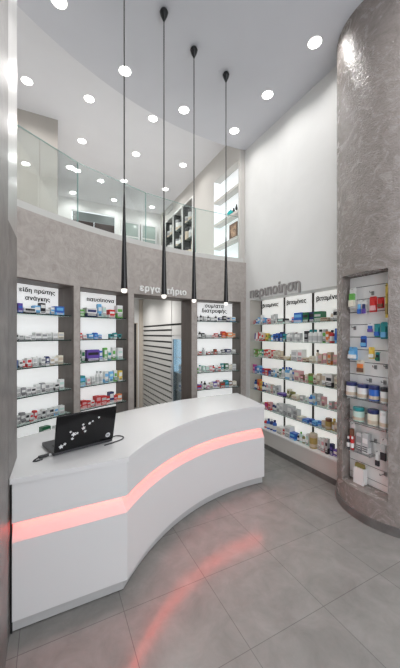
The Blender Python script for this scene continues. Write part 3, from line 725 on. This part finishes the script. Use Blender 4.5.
# dark display cabinet with three bays of jars
cb = tag(empty('display_cabinet', (XM, 7.45, 3.1)), 'white framed three bay display cabinet with dark interior on the mezzanine wall', 'cabinet')
m = MB(); m.box(.20, .22, -.965, .965, .002, 2.135); m.build('back_panel', simple('dark_grey_panel', (.05, .055, .055), .4), cb)
m = MB()
for y in (-.945, -.32, .32, .945): m.box(-.01, .012, y - .022, y + .022, .002, 2.135)
m.box(-.01, .012, -.92, .92, 2.10, 2.135); m.build('frame', LACQSHELF, cb)
m = MB()
for y in (-.945, -.32, .32, .945): m.box(.0125, .198, y - .01, y + .01, .002, 2.135)
m.build('divider', simple('dark_divider', (.07, .075, .075), .4), cb)
CZ = (.35, .78, 1.21, 1.64)
for z in CZ:
    for yb_ in (-.64, 0, .64):
        m = MB(); m.box(.014, .198, yb_ - .29, yb_ + .29, z - .008, z); m.build('shelf', SHELFG, cb)
bayw = ['nearest', 'middle', 'farthest']
for zi, z in enumerate(CZ):
    if zi == 0: continue
    for bi, yb_ in enumerate((-.64, 0, .64)):
        for k in range(3):
            kd = random.choice('jbj'); c1, c2 = random.choice(['AW', 'YA', 'KA', 'WY', 'CH', 'EK', 'AK'])
            o = product(kd, .13 if kd == 'j' else .10, round(random.uniform(.17, .32), 2), c1, c2)
            o.location = (XM + .09, 7.45 + yb_ + .19 - k*.19, 3.1 + z + .0005); o.rotation_euler = (0, 0, -PI/2)
            tag(o, f'{cname(c1, c2)} {KWORD[kd]}, {ORD[k+1]} from left, {["", "third", "second", "top"][zi]} shelf, {bayw[bi]} bay of mezzanine cabinet', KWORD[kd], 'jars and bottles in the mezzanine cabinet')
# white cabinets with pale green panes on the far mezzanine wall
gp = simple('pale_green_pane', (.36, .43, .40), .12)
for x0, x1, lb in ((1.85, 2.40, 'white cabinet with pale green panes beside the mezzanine door'), (2.44, 2.93, 'white cabinet with pale green panes in the far mezzanine corner')):
    t = tag(empty('glass_cabinet', ((x0 + x1)/2, 8.8, 2.981)), lb, 'cabinet', 'pale green cabinets on the far mezzanine wall')
    w = (x1 - x0)/2
    m = MB(); m.box(-w, w, -.12, -.002, 0, 2.2); m.build('carcass', LACQSHELF, t)
    m = MB()
    for k in range(5): m.box(-w + .05, w - .05, -.126, -.1205, .10 + k*.42, .48 + k*.42)
    m.build('pane', gp, t)
    m = MB(); m.box(-w, -w + .045, -.135, -.1205, 0, 2.2); m.box(w - .045, w, -.135, -.1205, 0, 2.2); m.box(-w + .045, w - .045, -.135, -.1205, 2.15, 2.2)
    m.build('door_frame', LACQ, t)
t = tag(empty('air_vent', (XM, 8.05, 5.40)), 'small white air vent grille high on the far right mezzanine wall', 'vent')
m = MB(); m.box(-.012, -.001, -.28, .28, 0, .14); m.build('vent_frame', simple('vent_grey', (.45, .45, .46), .4), t)
m = MB()
for k in range(5): m.box(-.018, -.0125, -.26, .26, .015 + k*.025, .027 + k*.025)
m.build('vent_slat', LACQSHELF, t)

# ------------------------------------------------------------------ back room: slatted partition and fridge
pt = tag(empty('slatted_partition', (2.2, 6.55, 0)), 'white partition with black horizontal grooves seen through the doorway', 'partition')
zs = [2.085, 1.98] + [1.86 - .125*k for k in range(15)]
m = MB(); m.box(.0, .03, -1.02, 1.0, 0, 2.79); m.build('backing', BLACKM, pt)
bd = simple('white_plank', (.66, .65, .63), .4)
zt = 2.79
for z in zs + [-.02]:
    m = MB(); m.box(-.03, -.001, -1.02, 1.0, max(0, z + .019), zt); m.build('plank', bd, pt); zt = z - .019
m = MB(); m.box(-.12, .03, 1.004, 1.045, 0, 2.79); m.build('end_post', simple('beige_post', (.55, .49, .42), .5), pt)
fg = tag(empty('glass_door_fridge', (2.2, 5.195, 0)), 'glass door fridge with blue light beside the slatted partition', 'fridge')
m = MB(); m.box(0.2, .23, -.29, .29, 0, 1.82); m.box(-.0, .23, -.31, -.29, 0, 1.86); m.box(-.0, .23, .29, .31, 0, 1.86); m.box(0, .23, -.29, .29, 1.82, 1.86); m.box(0, .2, -.29, .29, 0, .14); m.build('body', simple('fridge_white', (.75, .76, .77), .3), fg)
m = MB(); m.box(.185, .199, -.285, .285, 1.16, 1.81); m.box(.0, .185, .283, .2895, 1.16, 1.81); m.build('light_panel', FRIDGEL, fg)  # inner side wall glows too, added so the fridge looks lit at an angle
m = MB(); m.box(.185, .199, -.285, .285, .15, 1.155); m.build('inner_panel', simple('fridge_inner', (.22, .25, .25), .4), fg)
m = MB(); m.box(-.03, -.002, -.31, -.27, 0.1, 1.86); m.box(-.03, -.002, .27, .31, .1, 1.86); m.box(-.03, -.002, -.27, .27, 1.80, 1.86); m.box(-.03, -.002, -.27, .27, .1, .16); m.build('door_frame', simple('fridge_door_white', (.7, .7, .7), .3), fg)
m = MB(); m.box(-.02, -.012, -.27, .27, .16, 1.80); m.build('door_glass', thin_glass('fridge_glass', (.88, .95, .98), .5), fg)
for z in (.45, .8, 1.15, 1.45):
    m = MB(); m.box(.02, .18, -.285, .28, z - .006, z); m.build('rack', ALU, fg)
m = MB(); m.tube([(-.06, .28, .9), (-.06, .28, 1.3)], .009); m.box(-.06, -.03, .272, .288, .92, .94); m.box(-.06, -.03, .272, .288, 1.26, 1.28); m.build('handle', ALU, fg)
mp_ = tag(empty('wall_panel', (2.2, 5.195, 1.87)), 'plain white panels above the fridge in the back room', 'panel')
m = MB(); m.box(-.03, .0, -.31, .31, 0, .195); m.box(-.03, .0, -.31, .31, .235, .92); m.build('panel_board', bd, mp_)
m = MB(); m.box(0.0005, .02, -.31, .31, 0, .92); m.build('panel_backing', BLACKM, mp_)
for k, (z, c1, c2) in enumerate(((.8, 'W', 'B'), (.8, 'S', 'W'), (.45, 'W', 'A'), (.45, 'A', 'K'), (1.15, 'W', 'S'), (1.15, 'B', 'W'))):
    o = product('c', .12, .16, c1, c2, .09); o.location = (2.2 + .10, 5.30 - .20*(k % 2), z + .0005); o.rotation_euler = (0, 0, -PI/2)
    tag(o, f'{cname(c1, c2)} carton on the {"left" if k % 2 == 0 else "right"} of the {["third", "fourth", "second"][k//2]} fridge rack', 'carton', 'cartons in the fridge')

# ------------------------------------------------------------------ laptop on the counter
A = Vector((.03, 2.432, 0)); B = Vector((.475, 2.56, 0)); W = (B - A).length; ang = math.atan2(B.y - A.y, B.x - A.x)
lp = tag(empty('laptop', ((A.x + B.x)/2, (A.y + B.y)/2, 1.0005), ang), 'open black laptop on the left end of the white counter, lid back to the viewer', 'laptop')
hw = W/2
m = MB(); m.prism([(-hw, .0), (hw, .0), (hw, .285), (-hw, .285)], .006, .030); m.build('base', simple('dark_grey_plastic', (.045, .045, .05), .4), lp, bevel=.004)
m = MB()
for x in (-hw + .03, hw - .05):
    for y in (.03, .25): m.box(x, x + .02, y, y + .02, 0, .006)
m.build('rubber_foot', BLACKM, lp)
m = MB()
for r_ in range(5):
    for k in range(14): m.box(-hw + .035 + k*(W - .07)/14, -hw + .035 + (k + .86)*(W - .07)/14, .05 + r_*.022, .068 + r_*.022, .0301, .033)
m.build('keyboard', BLACKM, lp)
m = MB(); m.box(-.05, .05, .18, .25, .0301, .0312); m.build('touchpad', simple('touchpad_grey', (.09, .09, .1), .35), lp)
# lid shell is a mesh of its own carrying screen, logo and decal
m = MB(); m.box(-hw, hw, -.016, 0, .002, .293)
lid = m.build('lid', simple('piano_black', (.006, .006, .007), .12, 0, .3), lp, bevel=.004)
lid.location = (0, .004, .028); lid.rotation_euler = (rad(14), 0, 0)
m = MB(); m.box(-hw + .018, hw - .018, .0003, .002, .03, .275); m.build('screen', simple('screen_glass', (.02, .02, .025), .1), lid)
lgm = simple('silver_logo', (.62, .63, .65), .25, .3)
m = MB(); m.lathe([(.020, 0), (.020, .0012)], 24); m.v = [(x, -z, y) for x, y, z in m.v]
lg = m.build('logo', lgm, lid, (hw - .052, -.0162, .05))
to = bpy.data.objects.new('logo_text', text_mesh('logo_text', 'hp', .026, .0008, BLACKM, .01, 1, 'CENTER')); COL.objects.link(to); to.parent = lg; to.location = (0, -.0018, -.006); to.rotation_euler = (PI/2, 0, 0)
# flower decal: a trail of small white blossoms printed on the lid
rr = random.Random(4); decal = simple('decal_white', (.75, .75, .75), .3)
for (px, pz, s_) in ((-.185, .045, .021), (-.160, .060, .014), (-.10, .125, .022), (-.075, .128, .013), (-.108, .090, .014), (-.125, .150, .011), (-.03, .160, .018), (-.015, .130, .013), (-.035, .190, .012), (.015, .190, .014), (.038, .203, .010), (.085, .225, .011)):
    t0 = rr.random()*2; ps = []
    for k in range(30):
        t = t0 + 2*PI*k/30; r_ = s_*(.30 + .55*abs(math.cos(2.5*(t - t0)))); ps.append((px + r_*math.cos(t), pz + r_*math.sin(t)))
    m2 = MB(); m2.prism(ps, .0162, .0168); m2.v = [(x, -z, y) for x, y, z in m2.v]; m2.build('flower_decal', decal, lid)
cbm = simple('cable_black', (.015, .015, .018), .45)
def cable(pts, r, name, label):
    m = MB(); P = [Vector(p) for p in pts]; out = []
    for i in range(len(P) - 1):
        p0, p1, p2, p3 = P[max(i-1, 0)], P[i], P[i+1], P[min(i+2, len(P)-1)]
        for k in range(6):
            t = k/6; out.append(.5*((2*p1) + (-p0 + p2)*t + (2*p0 - 5*p1 + 4*p2 - p3)*t*t + (-p0 + 3*p1 - 3*p2 + p3)*t**3))
    out.append(P[-1]); m.tube(out, r, 7); o = m.build(name, cbm); return tag(o, label, 'cable')
cable([(.475, 2.63, 1.012), (.53, 2.66, 1.008), (.575, 2.63, 1.0055), (.57, 2.58, 1.0055), (.53, 2.545, 1.0055), (.46, 2.51, 1.0055), (.40, 2.485, 1.0055)], .0045, 'power_cable', 'thin dark cable curling round the right side of the laptop')
t = tag(empty('usb_plug', (-.038, 2.438, 1.0005), ang), 'black plug and short lead at the left side of the laptop', 'plug')
m = MB(); m.box(-.03, .04, -.012, .012, .006, .024); m.build('plug_body', cbm, t, bevel=.004)
m = MB(); m.tube([(-.03, 0, .014), (-.06, -.015, .008), (-.07, -.025, .006), (-.05, -.036, .006), (-.01, -.03, .006)], .005, 7); m.build('lead', cbm, t)
m = MB(); m.box(.0405, .055, -.007, .007, .009, .021); m.build('plug_tip', ALU, t)

# ------------------------------------------------------------------ pendant lamps above the counter
PEND = [(.605, 2.70), (1.065, 2.925), (1.521, 3.154), (2.034, 3.27)]
PL = ['leftmost slim black cone pendant, hanging above the laptop end of the counter', 'second slim black cone pendant from the left, ending by the doorway letters', 'third slim black cone pendant from the left, ending right of the doorway letters', 'rightmost slim black cone pendant, hanging before the right niche']
def make_pendant():
    t = empty('pendant_lamp', (0, 0, 2.27))
    top = ZC - 2.27
    m = MB(); m.lathe([(.004, top - .13), (.012, top - .11), (.035, top - .06), (.045, top - .025), (.036, top - .004), (.03, top - .001)], 20); m.build('canopy', BLACK, t)
    m = MB(); m.lathe([(.006, .88), (.006, top - .125)], 8); m.build('cord', BLACKM, t)
    m = MB(); m.lathe([(.030, .035), (.0305, .04), (.027, .12), (.020, .40), (.012, .70), (.008, .86), (.0062, .885)], 20); m.build('shade', BLACK, t)
    m = MB(); m.lathe([(.014, 0), (.022, .006), (.025, .02), (.025, .0345)], 18); m.build('diffuser', PTIP, t)
    return t
pp = make_pendant()
for i, (x, y) in enumerate(PEND):
    o = pp if i == 0 else copy_tree(pp)
    o.location = (x, y, 2.27); tag(o, PL[i], 'pendant lamp', 'pendant lamps over the counter')

# ------------------------------------------------------------------ recessed downlights
def make_down():
    t = empty('ceiling_downlight', (0, 0, 0))
    m = MB(); m.lathe([(.072, -.002), (.079, -.006), (.083, -.001)], 28); m.v = [v for v in m.v]
    m.f = m.f[:-2]; m.m = m.m[:-2]; m.sm = m.sm[:-2]; m.build('trim_ring', LACQSHELF, t)
    m = MB(); m.lathe([(.072, -.004), (.072, -.001)], 28); m.build('diffuser', LAMPDISC, t)
    return t
dl = make_down(); first = True
FRONT = [(.092, 3.325, 'front-left shop ceiling downlight, cut by the top edge of the view'), (.868, 3.829, 'shop ceiling downlight behind the cord of the leftmost pendant'),
         (1.808, 4.095, 'shop ceiling downlight between the second and third pendant cords'), (2.735, 4.137, 'farthest shop ceiling downlight along the right wall'),
         (2.74, 3.304, 'middle shop ceiling downlight along the right wall'), (2.735, 2.465, 'nearest shop ceiling downlight, just left of the column')]
MEZ = [(-.285, 5.03, 'mezzanine downlight before the greige wall, far left'), (.566, 4.97, 'left mezzanine downlight in the front row'), (1.594, 4.93, 'mezzanine downlight half hidden by the ceiling edge, beside the second pendant cord'),
       (.57, 6.12, 'left mezzanine downlight, second row back'), (1.60, 6.06, 'middle mezzanine downlight, second row back'), (2.62, 5.99, 'right mezzanine downlight, second row back'),
       (.571, 7.27, 'left mezzanine downlight, third row back'), (1.62, 7.25, 'middle mezzanine downlight, third row back'), (2.655, 7.19, 'right mezzanine downlight, third row back'),
       (.566, 8.45, 'left mezzanine downlight, farthest row'), (1.605, 8.41, 'middle mezzanine downlight, farthest row'), (2.681, 8.38, 'right mezzanine downlight, farthest row')]
OUT = [(.9, 2.3), (1.8, 2.5), (1.8, 1.2), (.6, .6), (2.74, 1.0), (1.8, -.4), (.6, -1.2), (2.74, -.8)]
def lamp(x, y, z, power, spread=150):
    l = bpy.data.lights.new('downlight_lamp', 'AREA'); l.shape = 'DISK'; l.size = .14; l.energy = power; l.color = (1, .985, .965); l.spread = rad(spread)
    o = bpy.data.objects.new('downlight_lamp', l); COL.objects.link(o); o.location = (x, y, z - .008)
    return o
PF, PMZ, PO = 5., 9., 4.5
for x, y, lb in FRONT:
    o = dl if first else copy_tree(dl); first = False
    o.location = (x, y, ZC); tag(o, lb, 'downlight', 'recessed downlights'); lamp(x, y, ZC, PF)
for x, y, lb in MEZ:
    o = copy_tree(dl); o.location = (x, y, ZM); tag(o, lb, 'downlight', 'recessed downlights'); lamp(x, y, ZM, PMZ*(.5 if y > 8 or x > 2.6 else 1.0))
for k, (x, y) in enumerate(OUT):       # the rest of the shop ceiling, behind and above the viewpoint
    lamp(x, y, ZC, PO)
for x, y in ((1.6, 5.6), (1.5, 6.8)): lamp(x, y, 2.8, 13.)
for x, y in PEND:
    l = bpy.data.lights.new('pendant_bulb', 'SPOT'); l.energy = 6; l.spot_size = rad(80); l.spot_blend = .6; l.shadow_soft_size = .03; l.color = (1, .95, .9)
    o = bpy.data.objects.new('pendant_bulb', l); COL.objects.link(o); o.location = (x, y, 2.262)

# ------------------------------------------------------------------ daylight from the open shop front, camera, view
w = bpy.data.worlds.new('world'); SC.world = w; w.use_nodes = True
w.node_tree.nodes['Background'].inputs['Color'].default_value = (.93, .96, 1, 1); w.node_tree.nodes['Background'].inputs['Strength'].default_value = 2.9
cam = bpy.data.cameras.new('camera'); co = bpy.data.objects.new('camera', cam); COL.objects.link(co)
cam.sensor_fit = 'AUTO'; cam.sensor_width = 36; cam.lens = 36*298/668
co.location = (0, 0, 1.9); co.rotation_euler = (PI/2, 0, -rad(26.9)); cam.clip_start = .05
SC.camera = co
SC.view_settings.view_transform = 'Standard'; SC.view_settings.look = 'None'; SC.view_settings.gamma = 1; SC.view_settings.exposure = 0.0
SC.view_settings.use_curve_mapping = False
SC.cycles.use_denoising = True
SC.cycles.max_bounces = 10; SC.cycles.transparent_max_bounces = 24; SC.cycles.diffuse_bounces = 5
